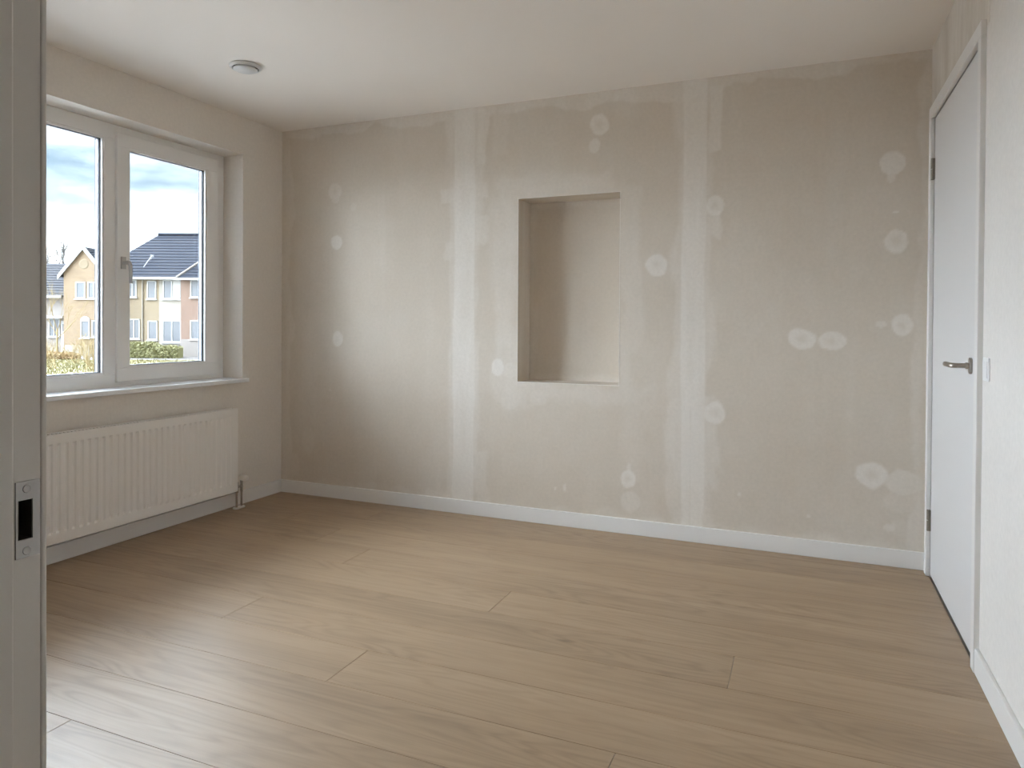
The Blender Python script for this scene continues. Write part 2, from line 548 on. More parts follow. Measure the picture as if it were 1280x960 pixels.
# ------------------------------------------------------------------ room: back wall with niche
NX0, NX1, NZ0, NZ1, ND = 1.848, 2.489, 0.864, 1.998, 0.20
def filler(x, z):
    n1, n2, n3 = VN(3), VN(8), VN(21)
    f = np.zeros_like(x)
    def add(m, a):
        nonlocal f
        if a < 0:
            f = f + m * a
        else:
            f = np.maximum(f, m * a) + 0.25 * np.minimum(f, m * a)
    def soft_box(x0, x1, z0, z1, e, rag, a, ns=9.0, nsz=4.0, seed=0):
        dx = rag * n1(x + seed, z, ns, nsz, 4)
        dz = rag * n2(x, z + seed, ns, ns, 4)
        X, Z = x + dx, z + dz
        m = sstep(x0 - e, x0 + e, X) * (1 - sstep(x1 - e, x1 + e, X)) * sstep(z0 - e, z0 + e, Z) * (1 - sstep(z1 - e, z1 + e, Z))
        tex = 0.85 + 0.5 * n3(x + seed, z, 30, 3, 3)
        add(m * tex, a)
    # taped board joints, left and right of the niche
    soft_box(1.398, 1.548, -1, 3, 0.006, 0.030, 0.80, 14, 2)
    soft_box(1.35, 1.585, -1, 3, 0.020, 0.16, 0.40, 9, 2.5, 4)
    soft_box(1.550, 1.622, 2.22, 2.575, 0.005, 0.07, 0.50, 12, 4, 1)
    soft_box(1.325, 1.40, 2.36, 2.56, 0.014, 0.10, 0.34, 12, 3, 2)
    soft_box(1.305, 1.40, 2.00, 2.10, 0.005, 0.03, 0.45, 12, 9, 3)
    soft_box(1.55, 1.63, 2.02, 2.12, 0.006, 0.05, 0.42, 12, 9, 5)
    soft_box(1.50, 1.65, 1.72, 1.90, 0.014, 0.09, 0.50, 9, 7, 6)
    soft_box(1.335, 1.40, 1.64, 1.76, 0.012, 0.07, 0.42, 12, 9, 7)
    soft_box(1.56, 1.66, -0.1, 0.42, 0.015, 0.14, 0.35, 9, 4, 8)
    soft_box(2.848, 2.978, -1, 3, 0.006, 0.026, 0.78, 14, 2, 9)
    soft_box(2.80, 3.01, -1, 3, 0.020, 0.16, 0.42, 9, 2.5, 10)
    soft_box(2.99, 3.060, 2.19, 2.555, 0.005, 0.05, 0.62, 12, 4, 11)
    soft_box(2.97, 3.06, 1.70, 1.86, 0.010, 0.10, 0.48, 9, 8, 12)
    soft_box(2.80, 3.05, 0.30, 0.82, 0.015, 0.14, 0.40, 9, 5, 13)
    soft_box(2.902, 2.908, -1, 0.75, 0.002, 0.004, -0.25, 4, 1, 33)
    # filled edges: ceiling, corners, skirting
    soft_box(-1, 5, 2.530, 3, 0.010, 0.15, 0.50, 5, 9, 14)
    soft_box(-1, 0.080, -1, 3, 0.012, 0.14, 0.40, 9, 5, 15)
    soft_box(W - 0.055, 5, -1, 3, 0.012, 0.12, 0.38, 9, 5, 16)
    soft_box(-1, 5, -1, 0.105, 0.016, 0.14, 0.26, 7, 9, 17)
    # filler feathered out around the niche
    soft_box(1.72, 2.45, 1.98, 2.135, 0.030, 0.16, 0.34, 6, 9, 18)
    soft_box(2.475, 2.61, 0.80, 2.02, 0.035, 0.15, 0.34, 9, 4, 19)
    soft_box(1.68, 1.86, 0.80, 2.04, 0.050, 0.20, 0.34, 9, 4, 20)
    soft_box(1.72, 2.66, 0.72, 0.87, 0.045, 0.20, 0.32, 7, 7, 21)
    soft_box(2.52, 2.66, 0.30, 0.72, 0.045, 0.18, 0.20, 7, 4, 22)
    soft_box(1.66, 1.78, 2.28, 2.55, 0.020, 0.10, 0.26, 9, 4, 23)
    # broad trowel smears
    sm = np.clip(n2(x, z, 1.6, 1.0, 4) * 2.2, 0, 1) * 0.35 + np.clip(n1(x, z, 14, 1.2, 3), 0, 1) * 0.28
    f = f + sm
    # filled screw heads and anchor holes: (x, z, rx, rz, strength, ring)
    for i, (sx, sz, rx, rz, a, ring) in enumerate([
            (0.466, 2.140, .058, .060, .45, 1), (0.468, 2.085, .035, .03, .3, 0), (0.481, 1.783, .048, .052, .85, 0), (0.491, 1.109, .046, .058, .75, 0),
            (0.62, 2.02, .03, .03, .25, 0), (0.43, 0.75, .015, .012, .4, 0),
            (2.360, 2.404, .060, .064, .80, 1), (2.331, 2.284, .034, .042, .6, 0), (2.707, 1.566, .066, .064, .85, 1),
            (3.024, 1.886, .050, .062, .75, 1), (3.034, 0.733, .060, .064, .80, 1), (2.84, 0.74, .07, .08, .35, 0),
            (3.897, 2.044, .060, .062, .85, 0), (3.890, 1.975, .018, .025, .5, 0), (3.916, 1.654, .054, .058, .75, 1), (3.915, 1.80, .012, .008, .8, 0),
            (3.945, 1.224, .050, .062, .75, 1), (3.855, 1.232, .03, .02, .45, 0), (3.478, 1.149, .072, .058, .85, 1), (3.622, 1.139, .070, .050, .75, 1),
            (3.819, 0.455, .075, .064, .90, 1), (3.965, 0.430, .085, .065, .55, 0), (3.95, 0.33, .08, .06, .3, 0), (3.90, 0.195, .03, .02, .55, 0), (3.97, 0.20, .07, .05, .3, 0),
            (2.549, 0.323, .050, .056, .85, 1), (2.555, 0.39, .014, .03, .5, 0), (2.56, 0.19, .06, .06, .35, 0), (1.712, 0.944, .048, .056, .85, 0), (1.80, 0.93, .06, .05, .45, 0), (1.80, 0.76, .07, .08, .35, 0), (1.98, 0.77, .06, .05, .3, 0),
            (2.16, 0.23, .008, .03, .6, 0), (2.10, 0.22, .008, .008, .7, 0), (3.17, 0.29, .008, .012, .6, 0), (3.52, 0.21, .008, .012, .6, 0), (3.21, 1.45, .20, .3, .10, 0), (1.28, 0.30, .12, .1, .14, 0), (0.24, 0.38, .06, .10, .3, 0), (0.10, 0.20, .08, .1, .3, 0)]):
        wob = 1 + 0.42 * n1(x + 3 * i, z, 16, 16, 3)
        r = np.sqrt(((x - sx) / rx) ** 2 + ((z - sz) / rz) ** 2) * wob
        m = 1 - sstep(0.86, 1.06, r)
        if ring:
            m = m * (0.72 + 0.28 * sstep(0.2, 0.75, r)) - 0.30 * (1 - sstep(0.0, 0.45, r)) * m
        f = np.maximum(f, f * 0.3 + m * a)
    f = f + 0.10 * n3(x, z, 40, 40, 2)
    return np.clip(f, 0, 1.2)

def grid_axis(a, b, cuts, step):
    pts = [a] + [c for c in cuts if a < c < b] + [b]
    out = []
    for p, q in zip(pts[:-1], pts[1:]):
        k = max(1, int(round((q - p) / step)))
        out += [p + (q - p) * i / k for i in range(k)]
    return np.array(out + [b])

def grid_wall(name, mat, step=0.009):
    xs = grid_axis(0, W, [NX0, NX1], step)
    zs = grid_axis(0, H, [NZ0, NZ1], step)
    X, Z = np.meshgrid(xs, zs, indexing='ij')
    nx, nz_ = X.shape
    co = np.stack([X, np.zeros_like(X), Z], -1).reshape(-1, 3)
    idx = np.arange(nx * nz_).reshape(nx, nz_)
    xm = (xs[:-1] + xs[1:]) / 2
    zm = (zs[:-1] + zs[1:]) / 2
    keep = ~(((xm > NX0) & (xm < NX1))[:, None] & ((zm > NZ0) & (zm < NZ1))[None, :])
    q = np.stack([idx[:-1, :-1], idx[1:, :-1], idx[1:, 1:], idx[:-1, 1:]], -1)[keep]
    att = filler(X.reshape(-1), Z.reshape(-1))
    verts = co.tolist()
    faces = q.tolist()
    # solid back of the wall, with the pocket left for the niche
    n = len(verts)
    mb = MB()
    mb.box(-0.4, W + 0.2, ND + 0.05, ND + 0.15, -0.1, H + 0.1)
    mb.box(-0.4, NX0 - 0.03, 0.005, ND + 0.05, -0.1, H + 0.1)
    mb.box(NX1 + 0.03, W + 0.2, 0.005, ND + 0.05, -0.1, H + 0.1)
    mb.box(NX0 - 0.03, NX1 + 0.03, 0.005, ND + 0.05, -0.1, NZ0 - 0.03)
    mb.box(NX0 - 0.03, NX1 + 0.03, 0.005, ND + 0.05, NZ1 + 0.03, H + 0.1)
    verts += mb.v
    faces += [tuple(i + n for i in f) for f in mb.f]
    me = bpy.data.meshes.new(name)
    me.from_pydata(verts, [], faces)
    a = me.attributes.new('filler', 'FLOAT', 'POINT')
    a.data.foreach_set('value', np.concatenate([att, np.zeros(len(mb.v))]).astype(np.float32))
    me.materials.append(MAT[mat])
    o = bpy.data.objects.new(name, me)
    COL.objects.link(o)
    return o
wall_back = struct(grid_wall('wall_back', 'plaster_board'), 'unpainted beige plasterboard wall with filled joints and a tall niche')

def niche():
    step = 0.009
    xs = grid_axis(NX0, NX1, [], step)
    zs = grid_axis(NZ0, NZ1, [], step)
    ys = grid_axis(0, ND, [], step)
    V, Fc, A = [], [], []
    n1, n3 = VN(40), VN(41)
    def sheet(P, att):
        n = len(V)
        a, b = P.shape[:2]
        V.extend(P.reshape(-1, 3).tolist())
        A.extend(att.reshape(-1).tolist())
        idx = np.arange(a * b).reshape(a, b) + n
        Fc.extend(np.stack([idx[:-1, :-1], idx[1:, :-1], idx[1:, 1:], idx[:-1, 1:]], -1).reshape(-1, 4).tolist())
    X, Z = np.meshgrid(xs, zs, indexing='ij')
    e = np.minimum(np.minimum(X - NX0, NX1 - X), np.minimum(Z - NZ0, NZ1 - Z)) + 0.05 * n1(X, Z, 9, 5, 3)
    sheet(np.stack([X, np.full_like(X, ND), Z], -1), 0.38 * (1 - sstep(0.01, 0.06, e)) + 0.25 * np.clip(n3(X, Z, 12, 1.5, 3), 0, 1))
    Yy, Z2 = np.meshgrid(ys, zs, indexing='ij')
    st = 0.30 + 0.6 * np.clip(n3(Yy, Z2, 50, 1.2, 2), -0.4, 1)
    for xx in (NX0, NX1):
        sheet(np.stack([np.full_like(Yy, xx), Yy, Z2], -1), st)
    X3, Y3 = np.meshgrid(xs, ys, indexing='ij')
    st = 0.30 + 0.6 * np.clip(n3(X3, Y3, 1.2, 50, 2), -0.4, 1)
    for zz in (NZ0, NZ1):
        sheet(np.stack([X3, Y3, np.full_like(X3, zz)], -1), st)
    me = bpy.data.meshes.new('niche')
    me.from_pydata(V, [], Fc)
    a = me.attributes.new('filler', 'FLOAT', 'POINT')
    a.data.foreach_set('value', np.clip(np.array(A), 0, 1).astype(np.float32))
    me.materials.append(MAT['plaster_board'])
    o = bpy.data.objects.new('niche', me)
    COL.objects.link(o)
    o.parent = wall_back
    # metal-edged corner bead, skimmed over
    b = 0.004
    mb = MB()
    mb.box(NX0 - b, NX0, -0.0012, 0.004, NZ0 - b, NZ1 + b)
    mb.box(NX1, NX1 + b, -0.0012, 0.004, NZ0 - b, NZ1 + b)
    mb.box(NX0, NX1, -0.0012, 0.004, NZ0 - b, NZ0)
    mb.box(NX0, NX1, -0.0012, 0.004, NZ1, NZ1 + b)
    cb = mb.build('corner_bead', 'plaster_window_wall', wall_back)
niche()

# ------------------------------------------------------------------ window wall
WY0, WY1, WZ0, WZ1 = -2.90, -0.38, 0.820, 2.350  # opening stretched out of view behind the jamb to admit more daylight
mb = MB()
mb.box(-0.29, 0, -3.7, WY0, -0.1, H + 0.1)
mb.box(-0.29, 0, WY1, 0.0, -0.1, H + 0.1)
mb.box(-0.29, 0, WY0, WY1, -0.1, WZ0)
mb.box(-0.29, 0, WY0, WY1, WZ1, H + 0.1)
struct(mb.build('wall_left', 'plaster_window_wall'), 'plastered wall with the window and radiator')
mb = MB()
mb.box(-0.40, -0.30, -6, WY0 - 0.0, -1.1, 3.4)
mb.box(-0.40, -0.30, -0.375, 1.2, -1.1, 3.4)
mb.box(-0.40, -0.30, WY0, -0.375, -1.1, 0.80)
mb.box(-0.40, -0.30, WY0, -0.375, WZ1 - 0.03, 3.4)
struct(mb.build('wall_outside', 'brick_pink'), 'brick outer face around the window opening')

win = empty('window_1', (-0.17, (WY0 + WY1) / 2, WZ0))
struct(win, 'white two-light window with a fixed pane and a hinged sash, third light added unseen')
FX0, FX1 = -0.245, -0.170          # frame, outside .. inside face
MY0, MY1 = -1.262, -1.170          # mullion
box('window_frame', 'pvc', win, FX0, FX1, WY0, WY1, 2.268, WZ1, bevel=0.003)
box('window_frame', 'pvc', win, FX0, FX1, WY0, WY1, WZ0, 0.918, bevel=0.003)
MY2, MY3 = -2.110, -2.018          # mullion of the added third light, hidden behind the near jamb
box('window_frame', 'pvc', win, FX0, FX1, WY0, WY0 + 0.085, 0.918, 2.268, bevel=0.003)
box('window_frame', 'pvc', win, FX0, FX1, -0.465, WY1, 0.918, 2.268, bevel=0.003)
box('mullion', 'pvc', win, FX0, FX1, MY0, MY1, 0.918, 2.268, bevel=0.003)
box('mullion', 'pvc', win, FX0, FX1, MY2, MY3, 0.918, 2.268, bevel=0.003)

def rect_ring(name, mat, parent, x0, x1, y0, y1, z0, z1, w, bevel=0.0):
    mb = MB()
    mb.box(x0, x1, y0, y1, z0, z0 + w)
    mb.box(x0, x1, y0, y1, z1 - w, z1)
    mb.box(x0, x1, y0, y0 + w, z0 + w, z1 - w)
    mb.box(x0, x1, y1 - w, y1, z0 + w, z1 - w)
    return mb.build(name, mat, parent, bevel=bevel)

# fixed light
fy0, fy1, fz0, fz1 = MY3, MY0, 0.918, 2.268
rect_ring('glazing_bead', 'pvc', win, -0.188, -0.172, fy0, fy1, fz0, fz1, 0.010, bevel=0.002)
rect_ring('gasket', 'gasket', win, -0.196, -0.188, fy0 + 0.002, fy1 - 0.002, fz0 + 0.002, fz1 - 0.002, 0.012)
pane1 = box('pane', 'pane_glass', win, -0.200, -0.196, fy0, fy1, fz0, fz1)
rect_ring('glass_spacer', 'spacer', win, -0.216, -0.200, fy0, fy1, fz0, fz1, 0.016)
rect_ring('gasket', 'gasket', win, -0.228, -0.220, fy0, fy1, fz0, fz1, 0.014)
box('pane', 'pane_glass', win, -0.220, -0.216, fy0, fy1, fz0, fz1)

# hinged sash beside the fixed light, plus an added unseen one for daylight
def make_sash(SY0, SY1, SZ0, SZ1, wl, wr, hy, hsign):
    sash = empty('sash', (-0.15, (SY0 + SY1) / 2, SZ0))
    sash.parent = win
    sash.matrix_parent_inverse = Matrix.Translation(win.location).inverted()
    def own(o):
        o.parent = sash
        o.matrix_parent_inverse = Matrix.Translation(sash.location).inverted()
        return o
    gy0, gy1, gz0, gz1 = SY0 + wl, SY1 - wr, SZ0 + 0.080, SZ1 - 0.078
    for b in ((SY0, SY1, SZ0, gz0), (SY0, SY1, gz1, SZ1), (SY0, gy0, gz0, gz1), (gy1, SY1, gz0, gz1)):
        own(MB().box(-0.225, -0.150, *b).build('sash_bar', 'pvc', None, bevel=0.003))
    own(rect_ring('glazing_bead', 'pvc', None, -0.168, -0.152, gy0, gy1, gz0, gz1, 0.010, bevel=0.002))
    own(rect_ring('gasket', 'gasket', None, -0.176, -0.168, gy0 + .002, gy1 - .002, gz0 + .002, gz1 - .002, 0.012))
    own(box('pane', 'pane_glass', None, -0.180, -0.176, gy0, gy1, gz0, gz1))
    own(rect_ring('glass_spacer', 'spacer', None, -0.196, -0.180, gy0, gy1, gz0, gz1, 0.016))
    own(box('pane', 'pane_glass', None, -0.200, -0.196, gy0, gy1, gz0, gz1))
    own(rect_ring('gasket', 'gasket', None, -0.208, -0.200, gy0, gy1, gz0, gz1, 0.014))
    # handle on the stile, closed (pointing down)
    hz = 1.560
    mb = MB()
    mb.box(-0.150, -0.139, hy - 0.014, hy + 0.014, hz - 0.035, hz + 0.035)
    mb.tube([(-0.145, hy, hz), (-0.105, hy, hz)], 0.011, 14)
    mb.tube([(-0.112, hy, hz + 0.004), (-0.100, hy + 0.004 * hsign, hz), (-0.097, hy + 0.008 * hsign, hz - 0.02), (-0.097, hy + 0.010 * hsign, hz - 0.06), (-0.098, hy + 0.010 * hsign, hz - 0.118)], [0.010, 0.0115, 0.0105, 0.0095, 0.009], 12)
    own(mb.build('handle', 'handle_grey', None, smooth=True))
make_sash(-1.193, -0.447, 0.872, 2.308, 0.072, 0.098, -1.160, 1)
make_sash(-2.833, -2.087, 0.872, 2.308, 0.098, 0.072, -2.120, -1)  # added sash, out of view, for extra daylight
# hinge cover on the frame, low at the reveal side
box('hinge_cover', 'pvc', win, -0.170, -0.155, -0.444, -0.432, 0.90, 0.99, bevel=0.003)
# inner sill board
box('window_sill', 'sill', win, -0.170, 0.030, WY0 - 0.035, WY1 + 0.032, WZ0, 0.845, bevel=0.003)
# reveal skins are the wall itself; outer stone sill
box('outer_sill', 'concrete', win, -0.45, -0.245, WY0, -0.465, 0.80, 0.85)

# ------------------------------------------------------------------ door wall (right)
DY0, DY1, DZ = -1.085, -0.092, 2.235     # clear opening
mb = MB()
T = 0.12
mb.box(W, W + T, DY1 - 0.0, 0.005, -0.1, H + 0.1)
mb.box(W, W + T, -5.6, DY0, -0.1, H + 0.1)
mb.box(W, W + T, DY0, DY1, DZ, H + 0.1)
mb.box(W + T - 0.01, W + T, DY0, DY1, -0.1, DZ)
struct(mb.build('wall_right', 'plaster_door_wall'), 'white plastered wall with the closed door')

wr = bpy.data.objects['wall_right']
MB().box(W - 0.0012, W + 0.01, -1.17, 0.0, DZ + 0.03, H).build('plaster_infill', 'plaster_lintel', wr)

door = struct(empty('door_1', (W, (DY0 + DY1) / 2, 0)), 'closed flush white door with steel lever handle')
P = 0.018
def jamb(*b):
    return MB().box(*b).build('door_frame', 'white_paint', door, bevel=0.0025)
jamb(W - P, W + 0.10, DY1, DY1 + 0.048, 0, DZ)
jamb(W - P, W + 0.10, DY0 - 0.048, DY0, 0, DZ)
jamb(W - P, W + 0.10, DY0 - 0.048, DY1 + 0.048, DZ, DZ + 0.055)
leaf = box('door_leaf', 'door_paint', door, W + 0.001, W + 0.041, DY0 + 0.003, DY1 - 0.003, 0.009, DZ - 0.003, bevel=0.0025)
for hz0 in (1.985, 0.275):
    hn = MB()
    for (a, b2) in ((-0.052, -0.002), (0.002, 0.052)):
        hn.tube([(W - 0.008, DY1 - 0.003, hz0 + a), (W - 0.008, DY1 - 0.003, hz0 + b2)], 0.0085, 14)
    hn.box(W - 0.010, W + 0.001, DY1 - 0.016, DY1 - 0.004, hz0 - 0.05, hz0 + 0.05)
    hn.build('hinge', 'steel_dark', door, smooth=True)
# lever handle
ry, rz = DY0 + 0.142, 1.073
ry = -0.955
mb = MB()
k = 24
ov = [(W + 0.001, ry + 0.0165 * math.cos(2 * math.pi * i / k), rz + (0.0145 * math.sin(2 * math.pi * i / k)) + (0.016 if math.sin(2 * math.pi * i / k) >= 0 else -0.016)) for i in range(k)]
mb.prism(ov, (-0.009, 0, 0))
rose = mb.build('rosette', 'steel', door, bevel=0.001)
mb = MB()
mb.tube([(W - 0.004, ry, rz), (W - 0.045, ry, rz), (W - 0.056, ry + 0.003, rz), (W - 0.0625, ry + 0.010, rz), (W - 0.064, ry + 0.022, rz), (W - 0.064, ry + 0.125, rz)], [0.0095, 0.0095, 0.0097, 0.0098, 0.0098, 0.0095], 18)
mb.lathe([(0.0125, -0.012), (0.0125, -0.020)], (W, ry, rz), 'x', 20)
mb.build('lever', 'steel', door, smooth=True)

sw = empty('light_switch', (W, -1.195, 1.073))
tag(sw, 'small white light switch on the wall beside the door handle', 'switch')
MB().box(W - 0.005, W, -1.235, -1.155, 1.033, 1.113).build('cover_plate', 'plastic_white', sw, bevel=0.003)
MB().box(W - 0.0075, W - 0.005, -1.224, -1.166, 1.044, 1.102).build('rocker', 'plastic_white', sw, bevel=0.002)

# ------------------------------------------------------------------ ceiling, front wall, doorway, hall
struct(MB().box(-0.3, W + T, -5.6, 0.26, H, H + 0.12).build('ceiling', 'ceiling_paint'), 'plain off-white ceiling')
YF = -3.495
XJ, XR = 2.70, 3.665
mb = MB()
mb.box(-0.29, XJ - 0.05, YF - 0.11, YF, -0.1, H + 0.02)
mb.box(XR + 0.05, W, YF - 0.11, YF, -0.1, H + 0.02)
mb.box(XJ - 0.05, XR + 0.05, YF - 0.11, YF, 2.36, H + 0.02)
struct(mb.build('wall_front', 'plaster_door_wall'), 'wall with the doorway the view is taken from')
mb = MB()
mb.box(1.8, 1.9, -5.6, YF - 0.11, -0.1, H)
mb.box(1.8, W, -5.6, -5.5, -0.1, H)
struct(mb.build('wall_hall', 'plaster_door_wall'), 'walls of the hall outside the doorway')

d2 = struct(empty('door_2', ((XJ + XR) / 2, YF - 0.05, 0)), 'painted doorway frame with a steel strike plate')
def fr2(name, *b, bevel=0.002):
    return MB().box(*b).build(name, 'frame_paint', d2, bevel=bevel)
PZ0, PZ1, PY0, PY1 = 0.955, 1.039, -3.5285, -3.5025      # strike plate
HZ0, HZ1, HY0, HY1 = 0.975, 1.0185, -3.5262, -3.5105      # its latch hole
# strike-side jamb, built around the latch pocket
mb = MB()
mb.box(XJ - 0.05, XJ, -3.605, -3.5012, 0, HZ0)
mb.box(XJ - 0.05, XJ, -3.605, -3.5012, HZ1, 2.31)
mb.box(XJ - 0.05, XJ, -3.605, HY0, HZ0, HZ1)
mb.box(XJ - 0.05, XJ, HY1, -3.5012, HZ0, HZ1)
mb.box(XJ - 0.05, XJ - 0.022, HY0, HY1, HZ0, HZ1)
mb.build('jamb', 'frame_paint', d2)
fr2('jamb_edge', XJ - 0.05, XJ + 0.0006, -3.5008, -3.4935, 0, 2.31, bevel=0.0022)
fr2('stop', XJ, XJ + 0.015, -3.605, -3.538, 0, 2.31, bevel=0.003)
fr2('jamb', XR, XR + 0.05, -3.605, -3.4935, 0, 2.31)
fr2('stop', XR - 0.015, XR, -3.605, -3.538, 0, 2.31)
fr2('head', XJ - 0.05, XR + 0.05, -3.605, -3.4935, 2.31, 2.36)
mb = MB()
mb.box(XJ, XJ + 0.0018, PY0, PY1, PZ0, HZ0)
mb.box(XJ, XJ + 0.0018, PY0, PY1, HZ1, PZ1)
mb.box(XJ, XJ + 0.0018, PY0, HY0, HZ0, HZ1)
mb.box(XJ, XJ + 0.0018, HY1, PY1, HZ0, HZ1)
sp = mb.build('strike_plate', 'plate_steel', d2)
def sub(o):
    o.parent = sp
    o.matrix_parent_inverse = (Matrix.Translation(d2.location).inverted()).inverted() if False else Matrix.Identity(4)
    return o
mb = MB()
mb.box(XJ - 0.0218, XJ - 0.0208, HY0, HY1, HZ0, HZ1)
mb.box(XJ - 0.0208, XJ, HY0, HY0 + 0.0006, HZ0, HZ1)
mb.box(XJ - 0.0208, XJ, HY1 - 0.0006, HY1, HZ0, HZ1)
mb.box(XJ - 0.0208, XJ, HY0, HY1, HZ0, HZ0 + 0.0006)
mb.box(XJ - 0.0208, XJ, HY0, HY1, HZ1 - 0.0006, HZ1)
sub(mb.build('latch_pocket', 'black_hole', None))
for zz in (1.0305, 0.9625):
    mb = MB()
    mb.lathe([(0.0, 0.0021), (0.0018, 0.0019), (0.0042, 0.0026), (0.0047, 0.0018)], (XJ, -3.517, zz), 'x', 20)
    sub(mb.build('screw', 'plate_steel', None, smooth=True))

# ------------------------------------------------------------------ floor of long oak boards running along x
floor = struct(MB().box(-0.29, W + T, -5.5, 0.2, -0.10, -0.004).build('floor', 'concrete'), 'oak plank floor')
rng = random.Random(5)
PW = 0.2475
Y0 = -2.577
fixed = {2: [2.002], 3: [1.285], 4: [3.264], 5: [2.268], 1: [3.005], 0: [], -1: [1.435]}      # end joints read from the photograph
PL = 2.28
for r in range(-13, 11):
    ya, yb = Y0 + r * PW, Y0 + (r + 1) * PW
    ya, yb = max(ya, -5.5), min(yb, -0.004)
    if yb - ya < 0.01:
        continue
    j = rng.uniform(0.5, 3.5)
    if r in fixed:
        cuts = fixed[r]
    else:
        cuts = [x for x in (j - PL, j, j + PL) if 0.06 < x < W - 0.06][:1]
    ends = [0.004] + cuts + [W - 0.002]
    for xa, xb in zip(ends[:-1], ends[1:]):
        g = 0.0007
        mb = MB().box(xa + g, xb - g, ya + g, yb - g, -0.004, 0.0)
        mb.build('plank', 'oak_board', floor, bevel=0.0009, seg=1, origin=(xa, ya, 0))

# ------------------------------------------------------------------ skirting boards
BH, BT = 0.089, 0.015
def skirting(name, pts_box, label):
    return struct(MB().box(*pts_box).build(name, 'white_paint', None, bevel=0.003), label)
skirting('baseboard_back', (BT, W - 0.0, -BT, 0, 0, BH), 'white skirting board along the back wall')
skirting('baseboard_left', (0, BT, YF, 0, 0, BH), 'white skirting board under the radiator')
skirting('baseboard_right', (W - BT, W, YF, DY0 - 0.048, 0, BH), 'white skirting board right of the door')
skirting('baseboard_corner', (W - BT, W, DY1 + 0.048, -BT, 0, BH), 'short piece of skirting between corner and door frame')
skirting('baseboard_front', (BT, XJ - 0.05, YF, YF + BT, 0, BH), 'white skirting board beside the doorway')

# ------------------------------------------------------------------ radiator under the window
RY0, RY1, RZ0, RZ1, RX0, RX1 = -2.50, -0.520, 0.124, 0.662, 0.035, 0.098
rad = empty('radiator', (0.07, (RY0 + RY1) / 2, 0.0))
tag(rad, 'white ribbed panel radiator hung on the wall below the window', 'radiator')
def ribbed(name, xf, inward):
    pitch, gd = 0.04, 0.0068
    ys, dep = [RY0], [0]
    y = RY0 + 0.022
    while y + pitch < RY1 - 0.01:
        for dy, d in ((0.0, 0), (0.008, 1), (0.017, 1), (0.025, 0)):
            ys.append(y + dy)
            dep.append(d)
        y += pitch
    ys.append(RY1)
    dep.append(0)
    zs = [(RZ0, 0), (RZ0 + 0.046, 0), (RZ0 + 0.058, 1), (RZ1 - 0.056, 1), (RZ1 - 0.046, 0), (RZ1 - 0.002, 0)]
    V, Fc = [], []
    for (yy, d) in zip(ys, dep):
        for (zz, e) in zs:
            V.append((xf + inward * gd * d * e, yy, zz))
    nz2 = len(zs)
    for i in range(len(ys) - 1):
        for jn in range(nz2 - 1):
            a = i * nz2 + jn
            Fc.append((a, a + nz2, a + nz2 + 1, a + 1))
    mb = MB()
    mb.v, mb.f = V, Fc
    return mb
fp = ribbed('front_panel', RX1, -1)
n = len(fp.v)
fp.box(RX1 - 0.016, RX1 - 0.010, RY0, RY1, RZ0, RZ1 - 0.004)
fp.tube([(RX1 - 0.004, RY0, RZ0 + 0.001), (RX1 - 0.004, RY1, RZ0 + 0.001)], 0.005, 10)
fp.build('front_panel', 'radiator_white', rad)
MB().box(RX0, RX0 + 0.012, RY0 + 0.01, RY1 - 0.01, RZ0, RZ1 - 0.01).build('rear_panel', 'radiator_white', rad)
mb = MB()
for i in range(48):
    y = RY0 + 0.03 + i * 0.04
    mb.box(RX0 + 0.014, RX1 - 0.018, y, y + 0.0012, RZ0 + 0.02, RZ1 - 0.03)
mb.build('convector_fins', 'radiator_white', rad)
mb = MB()
mb.box(RX0 - 0.002, RX0 + 0.012, RY0, RY1, RZ1 - 0.008, RZ1)
mb.box(RX1 - 0.012, RX1 + 0.001, RY0, RY1, RZ1 - 0.006, RZ1)
for i in range(97):
    y = RY0 + 0.012 + i * 0.02
    mb.box(RX0 + 0.012, RX1 - 0.012, y, y + 0.006, RZ1 - 0.006, RZ1 - 0.002)
mb.build('top_grille', 'radiator_white', rad)
for yy in (RY0, RY1 - 0.002):
    MB().box(RX0, RX1 - 0.004, yy, yy + 0.003, RZ0 + 0.004, RZ1 - 0.002).build('side_panel', 'radiator_white', rad, bevel=0.001)
# valve block and pipes at the window-corner end
vx, vy = 0.072, -0.488
for dy in (-0.016, 0.026):
    MB().tube([(vx, vy + dy, 0.004), (vx, vy + dy, 0.115)], 0.0075, 14).build('pipe', 'chrome', rad, smooth=True)
mb = MB()
mb.tube([(vx, vy - 0.016, 0.105), (vx, vy - 0.016, 0.175)], 0.012, 14)
mb.tube([(vx, vy + 0.026, 0.105), (vx, vy + 0.026, 0.182)], 0.010, 14)
mb.tube([(vx, vy - 0.016, 0.142), (vx, vy + 0.026, 0.142)], 0.008, 12)
mb.tube([(vx, vy - 0.016, 0.160), (vx, RY1 - 0.004, 0.160)], 0.010, 12)
mb.build('valve', 'chrome', rad, smooth=True)
mb = MB()
mb.lathe([(0.0, -0.034), (0.013, -0.033), (0.019, -0.024), (0.0205, 0.0), (0.0205, 0.016), (0.016, 0.026), (0.0, 0.028)], (vx + 0.022, vy + 0.026, 0.198), 'x', 24)
mb.build('valve_knob', 'radiator_white', rad, smooth=True)
mb = MB()
ring = []
for i in range(32):
    a = 2 * math.pi * i / 32
    ring.append((vx + 0.024 * math.sin(a), vy + 0.005 + 0.024 * math.cos(a) + (0.021 if math.cos(a) >= 0 else -0.021), 0.0))
mb.prism(ring, (0, 0, 0.010))
mb.build('pipe_collar', 'radiator_white', rad, bevel=0.003)

